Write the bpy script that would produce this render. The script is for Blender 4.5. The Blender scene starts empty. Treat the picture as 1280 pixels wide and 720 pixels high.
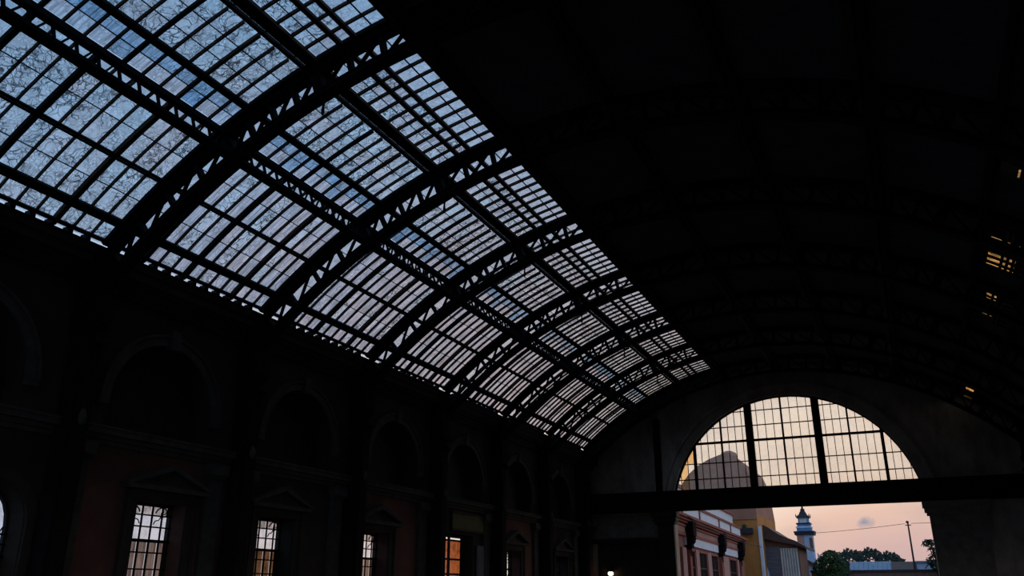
import bpy, bmesh, math, random
from mathutils import Vector, Matrix
random.seed(7)
sc = bpy.context.scene
COL = sc.collection
R = math.radians
PI = math.pi

# ------------------------------------------------------------------ camera
cam_data = bpy.data.cameras.new('camera')
cam = bpy.data.objects.new('camera', cam_data)
COL.objects.link(cam)
cam.location = (0, 0, 1.7)
cam.rotation_euler = (R(90 + 20.15), 0, R(24.7))
cam_data.sensor_width = 36
cam_data.lens = 36 * 1041 / 1280
cam_data.clip_end = 2000
sc.camera = cam

# ------------------------------------------------------------------ sky (dusk)
world = bpy.data.worlds.new('dusk_sky')
sc.world = world
world.use_nodes = True
wn, wl = world.node_tree.nodes, world.node_tree.links
wn.clear()


def nd(nodes, t, **kw):
    n = nodes.new(t)
    for k, v in kw.items():
        if k.startswith('i'):
            n.inputs[int(k[1:])].default_value = v
        else:
            setattr(n, k, v)
    return n


def mth(nodes, links, op, a, b=None, c=None, clamp=False):
    n = nodes.new('ShaderNodeMath')
    n.operation = op
    n.use_clamp = clamp
    for i, v in enumerate((a, b, c)):
        if v is None:
            continue
        if hasattr(v, 'is_output'):
            links.new(v, n.inputs[i])
        else:
            n.inputs[i].default_value = v
    return n.outputs[0]


def ramp(nodes, links, fac, stops, interp='LINEAR'):
    n = nodes.new('ShaderNodeValToRGB')
    n.color_ramp.interpolation = interp
    el = n.color_ramp.elements
    while len(el) < len(stops):
        el.new(0.5)
    for e, (p, c) in zip(el, stops):
        e.position = p
        e.color = (*c, 1) if len(c) == 3 else c
    links.new(fac, n.inputs[0])
    return n.outputs[0]


tc = nd(wn, 'ShaderNodeTexCoord')
nrm = nd(wn, 'ShaderNodeVectorMath', operation='NORMALIZE')
wl.new(tc.outputs['Generated'], nrm.inputs[0])
sep = nd(wn, 'ShaderNodeSeparateXYZ')
wl.new(nrm.outputs[0], sep.inputs[0])
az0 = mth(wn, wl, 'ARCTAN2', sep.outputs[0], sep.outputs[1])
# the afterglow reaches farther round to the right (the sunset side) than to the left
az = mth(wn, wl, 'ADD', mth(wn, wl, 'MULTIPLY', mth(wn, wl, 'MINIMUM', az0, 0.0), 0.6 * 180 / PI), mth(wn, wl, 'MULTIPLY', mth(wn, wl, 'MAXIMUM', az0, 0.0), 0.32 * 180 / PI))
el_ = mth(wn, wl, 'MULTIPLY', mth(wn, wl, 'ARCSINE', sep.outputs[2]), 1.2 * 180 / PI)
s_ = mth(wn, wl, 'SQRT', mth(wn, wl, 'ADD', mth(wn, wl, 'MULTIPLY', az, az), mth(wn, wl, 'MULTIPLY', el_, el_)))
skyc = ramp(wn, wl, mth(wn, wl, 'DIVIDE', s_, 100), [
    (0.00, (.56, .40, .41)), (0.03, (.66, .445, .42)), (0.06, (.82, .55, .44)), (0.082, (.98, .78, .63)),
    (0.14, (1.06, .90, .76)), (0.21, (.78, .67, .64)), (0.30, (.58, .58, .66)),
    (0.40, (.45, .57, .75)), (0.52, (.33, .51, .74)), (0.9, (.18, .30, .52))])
# soft bank of bluish cloud
cn = nd(wn, 'ShaderNodeTexNoise')
cn.inputs['Scale'].default_value = 11
cn.inputs['Detail'].default_value = 4
mp = nd(wn, 'ShaderNodeMapping')
mp.inputs['Scale'].default_value = (1, 1, 2.2)
mp.inputs['Location'].default_value = (0.3, 0, 0.2)
wl.new(nrm.outputs[0], mp.inputs[0])
wl.new(mp.outputs[0], cn.inputs['Vector'])
band = mth(wn, wl, 'MULTIPLY', ramp(wn, wl, cn.outputs[0], [(0.52, (0, 0, 0)), (0.75, (1, 1, 1))]), 0.22)
# one small cloud low over the street
cd = Vector((math.sin(R(-2.6)) * math.cos(R(4.1)), math.cos(R(-2.6)) * math.cos(R(4.1)), math.sin(R(4.1))))
sub = nd(wn, 'ShaderNodeVectorMath', operation='SUBTRACT')
wl.new(nrm.outputs[0], sub.inputs[0])
sub.inputs[1].default_value = cd
scl = nd(wn, 'ShaderNodeVectorMath', operation='MULTIPLY')
wl.new(sub.outputs[0], scl.inputs[0])
scl.inputs[1].default_value = (70, 70, 120)
cn2 = nd(wn, 'ShaderNodeTexNoise')
cn2.inputs['Scale'].default_value = 75
cn2.inputs['Detail'].default_value = 4
wl.new(nrm.outputs[0], cn2.inputs['Vector'])
ln = nd(wn, 'ShaderNodeVectorMath', operation='LENGTH')
wl.new(scl.outputs[0], ln.inputs[0])
puff = mth(wn, wl, 'MULTIPLY', mth(wn, wl, 'SUBTRACT', mth(wn, wl, 'ADD', -0.25, mth(wn, wl, 'MULTIPLY', cn2.outputs[0], 2.2)), ln.outputs['Value'], clamp=True), 0.9, clamp=True)
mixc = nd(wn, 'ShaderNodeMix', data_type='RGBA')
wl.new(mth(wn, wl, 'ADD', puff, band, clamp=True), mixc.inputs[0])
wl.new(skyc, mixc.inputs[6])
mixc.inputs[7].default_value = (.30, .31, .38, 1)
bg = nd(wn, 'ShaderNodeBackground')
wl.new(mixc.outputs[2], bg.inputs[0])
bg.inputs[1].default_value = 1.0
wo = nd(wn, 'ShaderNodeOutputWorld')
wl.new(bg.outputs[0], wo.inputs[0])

sc.view_settings.view_transform = 'Standard'
sc.view_settings.look = 'None'
sc.view_settings.exposure = 0.0
sc.view_settings.gamma = 1.0
sc.view_settings.use_curve_mapping = False


# ------------------------------------------------------------------ materials
def new_mat(name):
    m = bpy.data.materials.new(name)
    m.use_nodes = True
    m.node_tree.nodes.clear()
    return m, m.node_tree.nodes, m.node_tree.links


def noise_mat(name, c1, c2, scale=2.0, rough=0.7, detail=6, stretch=(1, 1, 1), bump=0.0, metallic=0.0, c3=None, coord='pos', lo=.35, hi=.65):
    m, n, l = new_mat(name)
    if coord == 'pos':
        src = nd(n, 'ShaderNodeNewGeometry').outputs['Position']
    else:
        src = nd(n, 'ShaderNodeTexCoord').outputs['Object']
    mpn = nd(n, 'ShaderNodeMapping')
    mpn.inputs['Scale'].default_value = stretch
    l.new(src, mpn.inputs[0])
    t = nd(n, 'ShaderNodeTexNoise')
    t.inputs['Scale'].default_value = scale
    t.inputs['Detail'].default_value = detail
    t.inputs['Roughness'].default_value = .62
    l.new(mpn.outputs[0], t.inputs['Vector'])
    stops = [(lo, c1), (hi, c2)]
    if c3:
        stops.append((min(hi + .12, 1), c3))
    col = ramp(n, l, t.outputs[0], stops)
    b = nd(n, 'ShaderNodeBsdfPrincipled')
    l.new(col, b.inputs['Base Color'])
    b.inputs['Roughness'].default_value = rough
    b.inputs['Metallic'].default_value = metallic
    b.inputs['Specular IOR Level'].default_value = 0.3
    if bump:
        bp = nd(n, 'ShaderNodeBump')
        bp.inputs['Strength'].default_value = bump
        bp.inputs['Distance'].default_value = 0.03
        l.new(t.outputs[0], bp.inputs['Height'])
        l.new(bp.outputs[0], b.inputs['Normal'])
    o = nd(n, 'ShaderNodeOutputMaterial')
    l.new(b.outputs[0], o.inputs[0])
    return m


def dirty_glass(name, cool=(.80, .90, .97), warm=(.90, .86, .87), gain=1.0, lines=1.0, smear=.45, streak=False, scale=1.0, tint_mix=.5, haze=0.0):
    """window glass: clear where clean, dark where creeper twigs, cracks and grime lie on it"""
    m, n, l = new_mat(name)
    g = nd(n, 'ShaderNodeNewGeometry')
    oi = nd(n, 'ShaderNodeObjectInfo')
    off = nd(n, 'ShaderNodeVectorMath', operation='SCALE')
    off.inputs[0].default_value = (3.1, 1.7, 2.3)
    l.new(oi.outputs['Random'], off.inputs['Scale'])
    p0 = nd(n, 'ShaderNodeVectorMath', operation='ADD')
    l.new(g.outputs['Position'], p0.inputs[0])
    l.new(off.outputs[0], p0.inputs[1])
    wnz = nd(n, 'ShaderNodeTexNoise')
    wnz.inputs['Scale'].default_value = 2.2
    wnz.inputs['Detail'].default_value = 3
    l.new(p0.outputs[0], wnz.inputs['Vector'])
    wsub = nd(n, 'ShaderNodeVectorMath', operation='SUBTRACT')
    l.new(wnz.outputs['Color'], wsub.inputs[0])
    wsub.inputs[1].default_value = (.5, .5, .5)
    wsc = nd(n, 'ShaderNodeVectorMath', operation='SCALE')
    wsc.inputs['Scale'].default_value = .55
    l.new(wsub.outputs[0], wsc.inputs[0])
    p1 = nd(n, 'ShaderNodeVectorMath', operation='ADD')
    l.new(p0.outputs[0], p1.inputs[0])
    l.new(wsc.outputs[0], p1.inputs[1])
    # twigs: elongated cell edges
    tot = None
    for sca, st, wd, amt in ((2.4, (1, 2.2, 1), .055, .95), (4.6, (1.8, 1, 1.2), .085, .85), (9.0, (1.3, 1, 1), .11, .45)):
        mpn = nd(n, 'ShaderNodeMapping')
        mpn.inputs['Scale'].default_value = st
        mpn.inputs['Rotation'].default_value = (random.random(), random.random(), random.random())
        l.new(p1.outputs[0], mpn.inputs[0])
        v = nd(n, 'ShaderNodeTexVoronoi', feature='DISTANCE_TO_EDGE')
        v.inputs['Scale'].default_value = sca * scale
        l.new(mpn.outputs[0], v.inputs['Vector'])
        mk = nd(n, 'ShaderNodeTexNoise')
        mk.inputs['Scale'].default_value = 1.1
        l.new(mpn.outputs[0], mk.inputs['Vector'])
        mk_f = ramp(n, l, mk.outputs[0], [(.38, (0, 0, 0)), (.56, (1, 1, 1))])
        e = mth(n, l, 'SUBTRACT', 1.0, mth(n, l, 'DIVIDE', v.outputs['Distance'], wd), clamp=True)
        e = mth(n, l, 'MULTIPLY', mth(n, l, 'POWER', e, .7), mth(n, l, 'MULTIPLY', mk_f, amt * lines))
        tot = e if tot is None else mth(n, l, 'MAXIMUM', tot, e)
    sm = nd(n, 'ShaderNodeTexNoise')
    sm.inputs['Scale'].default_value = 3.0 if not streak else 2.0
    sm.inputs['Detail'].default_value = 8
    sm.inputs['Roughness'].default_value = .7
    mps = nd(n, 'ShaderNodeMapping')
    mps.inputs['Scale'].default_value = (1, 1, 1) if not streak else (.5, 7, .5)
    l.new(p0.outputs[0], mps.inputs[0])
    l.new(mps.outputs[0], sm.inputs['Vector'])
    smf = ramp(n, l, sm.outputs[0], [(.40, (0, 0, 0)), (.72, (1, 1, 1))])
    dirt = mth(n, l, 'MAXIMUM', tot, mth(n, l, 'MULTIPLY', smf, smear))
    tn = nd(n, 'ShaderNodeTexNoise')
    tn.inputs['Scale'].default_value = .55
    tn.inputs['Detail'].default_value = 2
    l.new(p0.outputs[0], tn.inputs['Vector'])
    tf = mth(n, l, 'ADD', mth(n, l, 'MULTIPLY', mth(n, l, 'SUBTRACT', tn.outputs[0], .5), 1.8),
             mth(n, l, 'ADD', tint_mix, mth(n, l, 'MULTIPLY', mth(n, l, 'SUBTRACT', oi.outputs['Random'], .5), .6)), clamp=True)
    mx = nd(n, 'ShaderNodeMix', data_type='RGBA')
    l.new(tf, mx.inputs[0])
    mx.inputs[6].default_value = (*[c * gain for c in cool], 1)
    mx.inputs[7].default_value = (*[c * gain for c in warm], 1)
    tr = nd(n, 'ShaderNodeBsdfTransparent')
    l.new(mx.outputs[2], tr.inputs[0])
    df = nd(n, 'ShaderNodeBsdfDiffuse')
    df.inputs[0].default_value = (.035, .03, .027, 1)
    ms = nd(n, 'ShaderNodeMixShader')
    l.new(dirt, ms.inputs[0])
    l.new(tr.outputs[0], ms.inputs[1])
    l.new(df.outputs[0], ms.inputs[2])
    if haze:
        tl = nd(n, 'ShaderNodeBsdfTranslucent')
        tl.inputs[0].default_value = (.95, .92, .88, 1)
        mh = nd(n, 'ShaderNodeMixShader')
        mh.inputs[0].default_value = haze
        l.new(ms.outputs[0], mh.inputs[1])
        l.new(tl.outputs[0], mh.inputs[2])
        ms = mh
    gl = nd(n, 'ShaderNodeBsdfGlossy')
    gl.inputs['Roughness'].default_value = .15
    gl.inputs[0].default_value = (.8, .8, .8, 1)
    m2 = nd(n, 'ShaderNodeMixShader')
    m2.inputs[0].default_value = .03
    l.new(ms.outputs[0], m2.inputs[1])
    l.new(gl.outputs[0], m2.inputs[2])
    o = nd(n, 'ShaderNodeOutputMaterial')
    l.new(m2.outputs[0], o.inputs[0])
    return m


def emit_mat(name, c, s):
    m, n, l = new_mat(name)
    e = nd(n, 'ShaderNodeEmission')
    e.inputs[0].default_value = (*c, 1)
    e.inputs[1].default_value = s
    o = nd(n, 'ShaderNodeOutputMaterial')
    l.new(e.outputs[0], o.inputs[0])
    return m


M = {}
M['iron'] = noise_mat('black_painted_iron', (.012, .010, .010), (.020, .015, .013), 3, .8, c3=(.05, .026, .014), lo=.4, hi=.62)
M['iron'].node_tree.nodes['Principled BSDF'].inputs['Specular IOR Level'].default_value = .1
M['rust'] = noise_mat('rusted_iron', (.05, .024, .012), (.11, .05, .022), 5, .8, lo=.4, hi=.62, c3=(.03, .02, .015))
M['sheet'] = noise_mat('sooty_roof_sheet', (.07, .067, .068), (.12, .11, .105), 1.2, .55, c3=(.11, .07, .045))
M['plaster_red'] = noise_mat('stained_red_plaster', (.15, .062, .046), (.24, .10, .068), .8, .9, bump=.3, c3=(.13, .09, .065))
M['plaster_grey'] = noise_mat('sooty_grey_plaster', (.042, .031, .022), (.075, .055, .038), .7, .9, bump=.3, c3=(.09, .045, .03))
M['plaster_end'] = noise_mat('weathered_end_plaster', (.42, .29, .20), (.76, .57, .41), 1.1, .9, stretch=(1, 1, .45), bump=.3, c3=(.82, .66, .50))
M['stone'] = noise_mat('dusty_limestone', (.065, .053, .04), (.12, .10, .077), 3, .85, bump=.2)
M['pier_end'] = noise_mat('end_pier_stone', (.24, .17, .12), (.38, .28, .20), 2, .85, bump=.2)
M['floor'] = noise_mat('worn_concrete_floor', (.07, .065, .06), (.12, .11, .10), .9, .7)
M['ground'] = noise_mat('street_ground', (.10, .09, .085), (.16, .15, .14), .3, .9)
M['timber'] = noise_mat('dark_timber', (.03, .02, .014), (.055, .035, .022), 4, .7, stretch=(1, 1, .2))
M['olive'] = noise_mat('olive_board', (.16, .13, .05), (.22, .18, .07), 2, .8)
M['grey_paint'] = noise_mat('grey_door_paint', (.12, .12, .13), (.17, .17, .18), 2, .7)
M['glass'] = dirty_glass('grimy_skylight_glass', cool=(.86, .94, .99), warm=(.94, .92, .94), smear=.28, lines=.85)
M['glass_streak'] = dirty_glass('streaked_skylight_glass', cool=(.88, .92, .98), warm=(.96, .92, .94), smear=.58, streak=True, lines=.5, tint_mix=.5)
M['glass_blue'] = dirty_glass('blue_tinted_skylight_glass', cool=(.64, .82, .98), warm=(.80, .86, .93), smear=.65, lines=.7, tint_mix=.4, streak=True)
M['glass_clear'] = dirty_glass('cleaner_skylight_glass', cool=(.86, .92, .97), warm=(.9, .9, .93), smear=.25, lines=.35)
M['glass_arch'] = dirty_glass('cream_arch_window_glass', cool=(.97, .96, .95), warm=(.99, .97, .94), smear=.06, lines=.0, haze=.10)
M['glass_arch_amber'] = dirty_glass('amber_arch_window_glass', cool=(.93, .74, .50), warm=(.97, .82, .60), smear=.06, lines=.0, haze=.10)
M['glass_amber'] = dirty_glass('amber_glass', cool=(.42, .30, .21), warm=(.50, .36, .25), smear=.5, lines=.2)
M['glass_orange'] = dirty_glass('orange_glass', cool=(.60, .30, .16), warm=(.66, .36, .2), smear=.5, lines=.2)
M['glass_brown'] = dirty_glass('brown_frosted_glass', cool=(.54, .46, .42), warm=(.60, .50, .44), smear=.6, streak=True, lines=.1)
M['glass_pale'] = dirty_glass('pale_window_glass', cool=(.97, .98, 1), warm=(1, .98, .97), smear=.25, lines=.1)
M['glass_dim'] = dirty_glass('dull_window_glass', cool=(.80, .77, .75), warm=(.86, .80, .76), smear=.6, lines=.2)
M['amber_sheet'] = dirty_glass('amber_fibre_sheet', cool=(1, .74, .42), warm=(1, .80, .48), smear=.9, lines=.5)
M['pink'] = noise_mat('faded_red_render', (.24, .085, .07), (.34, .14, .115), 1.0, .85)
M['pinkpale'] = noise_mat('pale_pink_render', (.42, .21, .18), (.52, .29, .25), 1.0, .85)
M['redpaint'] = noise_mat('brick_red_paint', (.28, .075, .055), (.36, .115, .08), 1.5, .8)
M['white'] = noise_mat('white_render', (.72, .74, .80), (.82, .83, .87), 1.2, .85)
M['ochre'] = noise_mat('ochre_render', (.50, .195, .05), (.60, .25, .07), .6, .9)
M['brownrender'] = noise_mat('brown_render', (.36, .165, .10), (.46, .21, .14), .5, .9)
M['yellow'] = noise_mat('yellow_render', (.75, .42, .10), (.82, .50, .14), .4, .9)
M['brownroof'] = noise_mat('brown_roof_metal', (.075, .042, .034), (.11, .065, .05), 1.0, .6)
M['dark'] = noise_mat('near_black_opening', (.012, .010, .012), (.02, .016, .018), 1.0, .6)
M['ac'] = noise_mat('dark_grey_plastic', (.03, .03, .035), (.045, .045, .05), 3, .6)
M['slate'] = noise_mat('slate_grey_cladding', (.10, .105, .13), (.16, .165, .19), 2.2, .8, stretch=(.4, 1, 3))
M['corrwhite'] = noise_mat('white_corrugated', (.50, .47, .44), (.62, .58, .54), 1, .7)
M['blue'] = noise_mat('sky_blue_paint', (.10, .26, .52), (.17, .34, .60), 1.2, .7)
M['paleblue'] = noise_mat('pale_blue_paint', (.42, .55, .72), (.52, .64, .80), 1.2, .8)
M['blueroof'] = noise_mat('blue_grey_sheet_roof', (.17, .25, .36), (.23, .32, .43), .8, .6)
M['brick'] = noise_mat('dull_brick', (.17, .085, .06), (.24, .13, .10), 2, .9)
M['leaf'] = noise_mat('leaf_green', (.018, .045, .012), (.055, .10, .028), .9, .7, c3=(.10, .14, .03))
M['leaf_far'] = noise_mat('leaf_far', (.028, .045, .035), (.05, .075, .055), .7, .8)
M['leaf_dark'] = noise_mat('leaf_dark', (.012, .022, .012), (.03, .045, .022), .9, .7)
M['bark'] = noise_mat('bark', (.04, .03, .022), (.07, .05, .035), 4, .9)
M['cable'] = noise_mat('cable_black', (.02, .02, .02), (.03, .03, .03), 2, .7)
M['bulb'] = emit_mat('lamp_glow', (1, .80, .5), 2.2)
M['dark'].node_tree.nodes['Principled BSDF'].inputs['Specular IOR Level'].default_value = .03
M['dark'].node_tree.nodes['Principled BSDF'].inputs['Roughness'].default_value = .9


# ------------------------------------------------------------------ mesh builder
class MB:
    def __init__(s):
        s.v = []
        s.f = []

    def add(s, vs, fs):
        o = len(s.v)
        s.v += [tuple(p) for p in vs]
        s.f += [tuple(i + o for i in f) for f in fs]
        return s

    def box(s, x0, x1, y0, y1, z0, z1):
        return s.add([(x0, y0, z0), (x1, y0, z0), (x1, y1, z0), (x0, y1, z0), (x0, y0, z1), (x1, y0, z1), (x1, y1, z1), (x0, y1, z1)],
                     [(0, 3, 2, 1), (4, 5, 6, 7), (0, 1, 5, 4), (1, 2, 6, 5), (2, 3, 7, 6), (3, 0, 4, 7)])

    def bar(s, a, b, w, h, up=(0, 1, 0)):
        a, b = Vector(a), Vector(b)
        d = (b - a).normalized()
        u = Vector(up)
        u = (u - d * u.dot(d))
        if u.length < 1e-4:
            u = Vector((1, 0, 0)) - d * d.x
        u.normalize()
        n = d.cross(u)
        c = [n * (w / 2 * i) + u * (h / 2 * j) for i, j in ((-1, -1), (1, -1), (1, 1), (-1, 1))]
        return s.add([a + k for k in c] + [b + k for k in c],
                     [(3, 2, 1, 0), (4, 5, 6, 7), (0, 1, 5, 4), (1, 2, 6, 5), (2, 3, 7, 6), (3, 0, 4, 7)])

    def prism(s, pts, axis, a, b):
        """outline pts (2D) extruded along axis ('x': (y,z), 'y': (x,z), 'z': (x,y))"""
        def mk(p, t):
            return {'x': (t, p[0], p[1]), 'y': (p[0], t, p[1]), 'z': (p[0], p[1], t)}[axis]
        n = len(pts)
        return s.add([mk(p, a) for p in pts] + [mk(p, b) for p in pts],
                     [tuple(range(n - 1, -1, -1)), tuple(range(n, 2 * n))] + [(i, (i + 1) % n, n + (i + 1) % n, n + i) for i in range(n)])

    def strip(s, outer, inner, axis, a, b, closed=False):
        """band between two equal-length outlines, extruded"""
        n = len(outer)
        for i in range(n if closed else n - 1):
            j = (i + 1) % n
            s.prism([outer[i], outer[j], inner[j], inner[i]], axis, a, b)
        return s

    def tube(s, pts, r, seg=8):
        ring = []
        for i, p in enumerate(pts):
            p = Vector(p)
            a = Vector(pts[max(i - 1, 0)])
            b = Vector(pts[min(i + 1, len(pts) - 1)])
            d = (b - a).normalized()
            u = d.orthogonal().normalized() if i == 0 else (u - d * u.dot(d)).normalized()
            w = d.cross(u)
            rr = r[i] if isinstance(r, (list, tuple)) else r
            ring.append([p + (u * math.cos(k * 2 * PI / seg) + w * math.sin(k * 2 * PI / seg)) * rr for k in range(seg)])
        vs = [q for k in ring for q in k]
        fs = [tuple(range(seg - 1, -1, -1)), tuple((len(pts) - 1) * seg + k for k in range(seg))]
        for i in range(len(pts) - 1):
            for k in range(seg):
                fs.append((i * seg + k, i * seg + (k + 1) % seg, (i + 1) * seg + (k + 1) % seg, (i + 1) * seg + k))
        return s.add(vs, fs)

    def lathe(s, c, prof, seg=16, rot=0.0):
        vs, fs = [], []
        for r, z in prof:
            for k in range(seg):
                a = rot + k * 2 * PI / seg
                vs.append((c[0] + r * math.cos(a), c[1] + r * math.sin(a), c[2] + z))
        m = len(prof)
        fs.append(tuple(range(seg - 1, -1, -1)))
        fs.append(tuple((m - 1) * seg + k for k in range(seg)))
        for i in range(m - 1):
            for k in range(seg):
                fs.append((i * seg + k, i * seg + (k + 1) % seg, (i + 1) * seg + (k + 1) % seg, (i + 1) * seg + k))
        return s.add(vs, fs)

    def mesh(s, name, mat):
        me = bpy.data.meshes.new(name)
        me.from_pydata(s.v, [], s.f)
        me.validate()
        me.update()
        bm = bmesh.new()
        bm.from_mesh(me)
        bmesh.ops.recalc_face_normals(bm, faces=bm.faces)
        bm.to_mesh(me)
        bm.free()
        me.materials.append(mat)
        return me

    def build(s, name, mat, parent=None, loc=None):
        return link(name, s.mesh(name, mat), parent, loc)


def link(name, me, parent=None, loc=None):
    o = bpy.data.objects.new(name, me)
    COL.objects.link(o)
    if parent is not None:
        o.parent = parent
    if loc is not None:
        o.location = loc
    return o


def tag(o, label=None, cat=None, group=None, kind=None):
    if label:
        o['label'] = label
    if cat:
        o['category'] = cat
    if group:
        o['group'] = group
    if kind:
        o['kind'] = kind
    return o


def empty(name, loc=(0, 0, 0), rz=0.0):
    o = bpy.data.objects.new(name, None)
    COL.objects.link(o)
    o.location = loc
    o.rotation_euler = (0, 0, rz)
    o.empty_display_size = .2
    return o


def copy_tree(o, parent=None):
    c = o.copy()
    COL.objects.link(c)
    c.parent = parent
    for ch in list(o.children):
        copy_tree(ch, c)
    return c


# ------------------------------------------------------------------ hall dimensions
CX, CZ, RV = -6.6, -3.2, 19.4            # vault circle
EY = [15.05 + 6.6 * k for k in range(7)]  # truss faces
Y0 = 8.45                                 # start of the glazing in view
YE = 57.66                                # end wall
YB = -4.75                                # back wall
XL, XR = -20.3, 7.1
P_L, P_R = 132.7, 47.3
RIDGE = 101.25
WALL_TOP = 11.0


def vp(r, ph):
    return (CX + r * math.cos(R(ph)), CZ + r * math.sin(R(ph)))


def arc(r, a, b, n):
    return [vp(r, a + (b - a) * i / n) for i in range(n + 1)]


def arc_bar(mb, r0, r1, a, b, y0, y1, n=24):
    o, i = arc(r1, a, b, n), arc(r0, a, b, n)
    mb.prism(o + i[::-1], 'y', y0, y1) if n <= 1 else ring_sweep(mb, o, i, y0, y1)


def ring_sweep(mb, o, i, y0, y1):
    n = len(o)
    vs = [(p[0], y0, p[1]) for p in o] + [(p[0], y0, p[1]) for p in i] + [(p[0], y1, p[1]) for p in o] + [(p[0], y1, p[1]) for p in i]
    fs = []
    for k in range(n - 1):
        fs += [(k, k + 1, n + k + 1, n + k), (2 * n + k, 3 * n + k, 3 * n + k + 1, 2 * n + k + 1),
               (k, 2 * n + k, 2 * n + k + 1, k + 1), (n + k, n + k + 1, 3 * n + k + 1, 3 * n + k)]
    fs += [(0, n, 3 * n, 2 * n), (n - 1, 3 * n - 1, 4 * n - 1, 2 * n - 1)]
    mb.add(vs, fs)


# ------------------------------------------------------------------ floor, ground, back and right walls
tag(MB().box(XL - .9, XR + .9, YB - .6, YE + .8, -.3, 0).build('floor', M['floor']), kind='structure')
tag(MB().box(-400, 400, -300, 900, -.62, -.3).build('street_ground', M['ground']), kind='structure')
wb = tag(empty('wall_back', (0, YB, 0)), kind='structure')
MB().prism([(XL - .9, 0), (XL + 1.2, 0), (XL + 1.2, 9.5), (XR - 1.2, 9.5), (XR - 1.2, 0), (XR + .9, 0), (XR + .9, 16.3), (XL - .9, 16.3)], 'y', -.6, 0).build('gable_panel', M['plaster_end'], wb)  # unseen end, opened wide so daylight brightens the hall
wr = tag(empty('wall_right', (XR, 0, 0)), kind='structure')
MB().box(0, .8, YB, YE, 4.4, WALL_TOP + .2).build('upper_wall', M['plaster_red'], wr)
for k in range(9):  # unseen arcade, added to let daylight reach the dark interior
    y = max(8.45 + 6.6 * (k - 1) - .6, YB)
    MB().box(0, .8, y, min(8.45 + 6.6 * (k - 1) + 1.4, YE), 0, 4.4).build('added_arcade_pier', M['stone'], wr)

# ------------------------------------------------------------------ left wall
wall = tag(empty('wall_left', (XL, 0, 0)), kind='structure')
ZB = 6.0                                   # string course between the storeys
# openings on the wall face: y0, y1, top, arched
OPEN = [(12.5, 14.62, 3.35, True), (18.0, 19.93, 4.26, False), (23.2, 25.13, 4.2, False), (29.45, 31.44, 4.1, False),
        (36.4, 39.4, 4.45, False), (43.3, 45.2, 3.95, False), (50.5, 52.5, 3.9, False)]
bays = [(YB, 8.45)] + [(8.45 + 6.6 * k, 8.45 + 6.6 * (k + 1)) for k in range(7)] + [(54.65, YE)]
for bi, (a, b) in enumerate(bays):
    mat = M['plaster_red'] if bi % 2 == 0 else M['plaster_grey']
    op = [o for o in OPEN if a < (o[0] + o[1]) / 2 < b]
    pts = [(a, 0)]
    for (o0, o1, zt, ar) in op:
        pts += [(o0, 0)]
        if ar:
            c, rr = (o0 + o1) / 2, (o1 - o0) / 2
            pts += [(c - rr * math.cos(PI * t / 12), zt + rr * math.sin(PI * t / 12)) for t in range(13)]
        else:
            pts += [(o0, zt), (o1, zt)]
        pts += [(o1, 0)]
    pts += [(b, 0), (b, ZB), (a, ZB)]
    MB().prism(pts, 'x', -.75, 0).build('wall_panel', mat, wall)
    # upper storey with a deep arched niche
    c = (a + b) / 2 + .1
    rr = 2.0
    if bi in (0, 8):
        MB().prism([(a, ZB), (b, ZB), (b, WALL_TOP), (a, WALL_TOP)], 'x', -.75, 0).build('upper_wall_panel', mat, wall)
        continue
    zs = 6.95
    arcp = [(c - rr * math.cos(PI * t / 16), zs + rr * math.sin(PI * t / 16)) for t in range(17)]
    pts = [(a, ZB), (c - rr, ZB)] + arcp + [(c + rr, ZB), (b, ZB), (b, WALL_TOP), (a, WALL_TOP)]
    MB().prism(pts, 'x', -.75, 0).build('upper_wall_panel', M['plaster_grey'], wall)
    MB().box(-.85, -.70, c - rr - .1, c + rr + .1, ZB, 9.1).build('niche_back', M['timber'], wall)  # dark back colour carries the shade of the unlit recess
    mb = MB()
    outer = [(c - (rr + .28) * math.cos(PI * t / 16), zs + (rr + .28) * math.sin(PI * t / 16)) for t in range(17)]
    mb.strip(outer, arcp, 'x', 0, .10)
    outer2 = [(c - (rr + .36) * math.cos(PI * t / 16), zs + (rr + .36) * math.sin(PI * t / 16)) for t in range(17)]
    mb.strip(outer2, outer, 'x', 0, .16)
    mb.box(0, .12, c - rr - .36, c - rr, zs - .18, zs).box(0, .12, c + rr, c + rr + .36, zs - .18, zs)
    mb.box(0, .22, c - .17, c + .17, zs + rr - .1, zs + rr + .5)
    mb.build('niche_archivolt', M['stone'], wall)

# cornices
def moulding(name, steps, y0, y1, mat, x=XL):
    mb = MB()
    for (d, z0, z1) in steps:
        mb.box(x - .02, x + d, y0, y1, z0, z1)
    return tag(mb.build(name, mat), kind='structure')


moulding('trim_1', [(.14, 9.95, 10.12), (.22, 10.12, 10.28), (.42, 10.28, 10.42), (.56, 10.42, 10.70), (.62, 10.70, 10.975)], YB, YE, M['plaster_grey'])
moulding('trim_2', [(.10, 5.62, 5.75), (.20, 5.75, 5.88), (.36, 5.88, 6.04), (.40, 6.04, 6.10)], YB, YE, M['stone'])

# pilasters beside each column
for y in EY:
    for s in (0.42, -1.05):
        if y < 16 and s < 0:
            continue
        mb = MB()
        mb.box(XL - .02, XL + .16, y + s, y + s + .62, 0, 5.15)
        mb.box(XL - .02, XL + .24, y + s - .05, y + s + .67, 0, .5)
        mb.box(XL - .02, XL + .22, y + s - .05, y + s + .67, 5.15, 5.28)
        mb.box(XL - .02, XL + .30, y + s - .10, y + s + .72, 5.28, 5.62)
        tag(mb.build('trim_pilaster', M['stone']), kind='structure')

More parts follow.
